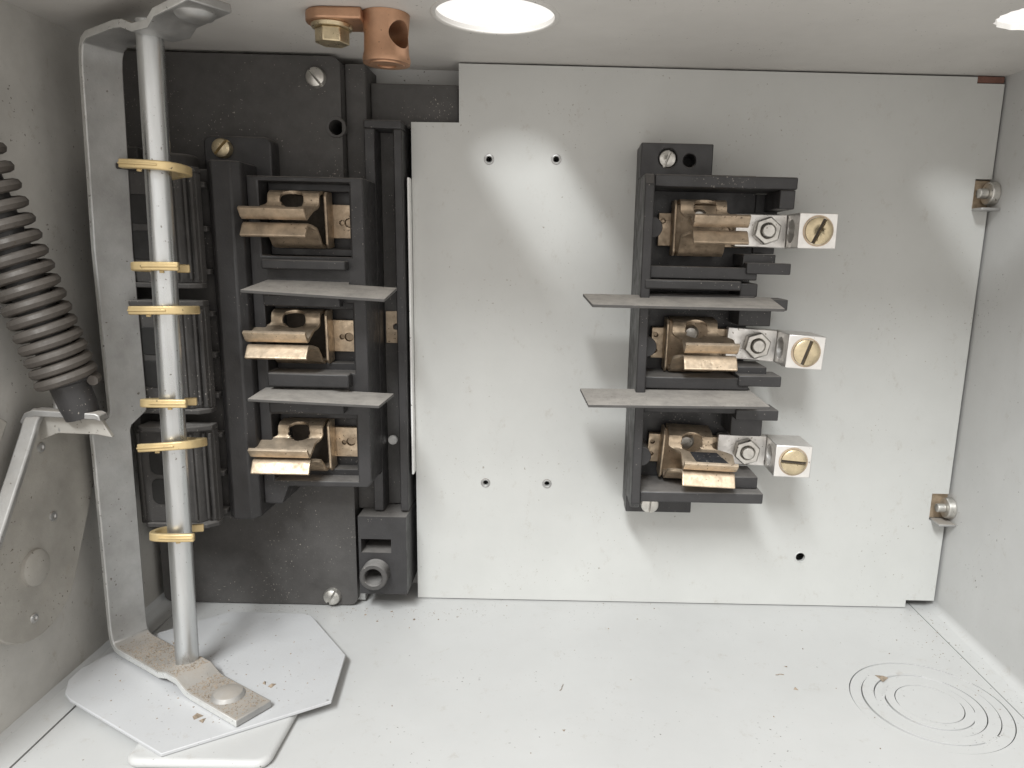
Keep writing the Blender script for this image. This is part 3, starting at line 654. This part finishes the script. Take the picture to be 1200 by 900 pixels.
bm = new(); lathe(bm, (-97.6, -79.6, 47.6), (1, 0, 0), [(5.6, -0.1), (5.4, 0.9), (4.3, 1.5), (0, 1.7)], 30); obj('pivot', bm, 'lever', lv)
for y, z, r in ((-71.2, 82.0, 1.6), (-69.6, 59.8, 1.6), (-82.4, 32.8, 1.5), (-95.0, 60.5, 1.3)):
    bm = new(); lathe(bm, (-97.6, y, z), (1, 0, 0), [(r, -0.1), (r*0.9, 0.45), (r*0.5, 0.55), (r*0.3, 0.15), (0, 0.1)], 16); obj('weld_spot', bm, 'zinc', lv)
bm = new(); box(bm, -103.9, -101.0, -86, -82, 78, 92, Matrix.Translation((-100, -81, 85)) @ Matrix.Rotation(math.radians(-35), 4, 'X') @ Matrix.Translation((100, 81, -85)))
obj('stop_lug', bm, 'lever', lv, bevel=0.6)

# ================================================================== COIL SPRING
sp = thing('coil_spring', 'dark steel compression coil spring slanting along the left wall', 'spring', (-86, -68, 103))
A = Vector((-105.0, -80.0, 179.0)); B = Vector((-87.0, -71.0, 101.0)); ax = (B-A).normalized()
e1 = ax.cross(Vector((0, 1, 0))).normalized(); e2 = ax.cross(e1).normalized(); Ls = (B-A).length
turns = 19.0; Rr = 6.9; wr = 1.6; n = int(turns*26); path = []
for i in range(n+1):
    t = i/n; a = 2*math.pi*turns*t
    tt = 1.22*t - 0.22*t*t
    path.append(A + ax*Ls*tt + (e1*math.cos(a) + e2*math.sin(a))*Rr)
bm = new(); sec = [(wr*math.cos(i*math.pi/4), wr*math.sin(i*math.pi/4)) for i in range(8)]
sweep(bm, path, sec, upv=ax); obj('coil', bm, 'spring', sp)
bm = new(); cyl(bm, A + ax*(Ls*0.02), B + ax*3, 4.9, 4.9, 20); obj('gap_shade_rod', bm, 'black', sp)  # guide rod made wide and black to paint shade into the coil gaps
bm = new(); lathe(bm, B - ax*2.6, ax, [(0.5, 0), (6.2, 0), (6.2, 1.6), (5.2, 2.2), (5.0, 9), (4.6, 12.5), (0, 12.6)], 28); obj('end_cap', bm, 'black', sp)
bm = new(); cyl(bm, B + Vector((-6, 2, -1)), B + Vector((-4.5, 1, -14)), 1.1, 1.1, 12); obj('tension_strip', bm, 'zinc', sp)

# ================================================================== COPPER GROUND LUG ON THE TOP WALL
gl = thing('ground_lug', 'copper ground lug with brass hex bolt hanging from the top wall', 'ground lug', (0, -52, 209))
bm = new(); prism(bm, arc(-12.5, -52, 7.0, 90, 270, 12) + [(-2, -59.0), (-2, -45.0)], 'z', 205.6, 208.75); obj('tang', bm, 'copper', gl, bevel=0.6, seg=3)
bm = new(); lathe(bm, (3.5, -52, 208.72), (0, 0, -1), [(0, 0), (6.9, 0), (6.7, 2), (6.3, 6), (6.5, 10.5), (6.9, 12.2), (6.7, 13.4), (0, 13.5)], 40)
barrel = obj('barrel', bm, 'copper', gl, bevel=0.25)
bm = new(); cyl(bm, (3.5-18, -52+13, 202.6), (3.5+18, -52-13, 202.6), 3.7, 3.7, 32); cut = obj('cutter', bm, 'copper', gl)
md = barrel.modifiers.new('bore', 'BOOLEAN'); md.object = cut; md.operation = 'DIFFERENCE'; md.solver = 'EXACT'
barrel.modifiers.move(1, 0)
dg = bpy.context.evaluated_depsgraph_get(); dg.update()
bored = bpy.data.meshes.new_from_object(barrel.evaluated_get(dg)); barrel.modifiers.clear(); barrel.data = bored
bpy.data.objects.remove(cut, do_unlink=True)
bm = new(); lathe(bm, (3.5, -52.0, 195.2), (0, 0, -1), [(5.2, -0.2), (5.0, 0.25), (2.8, 0.3), (2.6, -1.2), (0, -1.2)], 28); obj('set_screw', bm, 'copper', gl)
bm = new(); cyl(bm, (-12.2, -52, 205.6), (-12.2, -52, 204.4), 5.9, 5.7, 28); obj('washer', bm, 'bscrew', gl, bevel=0.2)
bm = new(); prism(bm, [(-12.2+p[0], -52+p[1]) for p in arc(0, 0, 4.9, 12, 372, 6)[:-1]], 'z', 200.4, 204.4); obj('hex_bolt', bm, 'bscrew', gl, bevel=0.35)

# ================================================================== GRIT
def chip(bm, p, r):
    vs = []
    for d in ((1,0,-0.4), (-0.6,0.8,-0.4), (-0.5,-0.9,-0.4), (0.1,0.1,0.6)):
        vs.append(bm.verts.new(Vector(p) + Vector((d[0]*r*random.uniform(.5,1.3), d[1]*r*random.uniform(.5,1.3), (d[2]+0.4)*r*random.uniform(.4,.9)))))
    rot = random.random()*6.28; c = Vector(p)
    for v in vs: v.co = c + Matrix.Rotation(rot, 3, 'Z') @ (v.co - c)
    for f in ((0,1,2), (0,1,3), (1,2,3), (2,0,3)): bm.faces.new([vs[i] for i in f])
bm = new()
for i in range(60): chip(bm, (random.uniform(-85, 205), random.uniform(-108, 5), 0.02), random.uniform(0.15, 0.45))
for i in range(150):                                   # swept into the corner below the switch block
    x = random.triangular(-85, 60, -25); chip(bm, (x, -9 - abs(random.gauss(0, 5)), 0.02), random.uniform(0.1, 0.32))
for i in range(90): chip(bm, (random.uniform(195, 214), random.uniform(-70, 2), 0.05), random.uniform(0.12, 0.35))
for p, r in (((171.0, -52.5, 0.1), 2.3), ((138.5, -60, 0.05), 1.1), ((139.5, -46.5, 0.05), 0.7)): chip(bm, p, r)
for (x, y, n) in ((60, -60, 5), (134, -52, 4)):
    a = random.random()*6.28; pth = [Vector((x, y, 0.22))]
    for i in range(n):
        a += random.gauss(0, 0.45); pth.append(pth[-1] + Vector((math.cos(a), math.sin(a), 0))*0.8)
    sweep(bm, pth, [(-0.12, -0.1), (0.12, -0.1), (0, 0.12)])
for p, r in (((-18, -15, 0.05), 0.8), ((-12, -20, 0.05), 0.6), ((2, -18, 0.05), 0.7), ((-8, -12, 0.05), 0.9), ((90, -14, 0.05), 0.5), ((60, -84, 0.05), 0.55)): chip(bm, p, r)
g = obj('floor_grit', bm, 'dirt', smooth=False); g['kind'] = 'stuff'; tag(g, 'brown grit scattered over the white enclosure floor', 'grit')
bm = new()
for i in range(160):
    x, y = random.uniform(-90, -18), random.uniform(-95, -26)
    if abs((x+55)/42) + abs((y+62)/40) < 1.1: chip(bm, (x, y, 4.22), random.uniform(0.12, 0.4))
for p, r in (((-49.5, -87, 4.22), 1.6), ((-47.0, -88.5, 4.22), 1.2), ((-33.5, -70.5, 4.22), 1.3), ((-36.5, -69, 4.22), 1.0), ((-77, -46, 4.22), 1.0)): chip(bm, p, r)
g = obj('sheet_grit', bm, 'dirt', smooth=False); g['kind'] = 'stuff'; tag(g, 'brown grit sprinkled on the loose eight-sided sheet', 'grit')
bm = new(); path_leg = path_yoke[:9]
for i in range(3200):
    s = random.triangular(2, 70, 14) if random.random() < 0.7 else random.uniform(40, 70)
    z = 9.0
    for p0, p1 in zip(path_leg, path_leg[1:]):
        if p1[0] <= s <= p0[0]: z = p1[2] + (p0[2]-p1[2])*(s-p1[0])/max(0.01, p0[0]-p1[0]) + th
    q = P3(s, random.uniform(0.6, W-0.6), z-0.05); chip(bm, q, random.uniform(0.12, 0.42))
g = obj('bar_dirt', bm, 'dirt', smooth=False); g['kind'] = 'stuff'; tag(g, 'heap of brown dirt lying along the lower leg of the yoke bar', 'dirt')
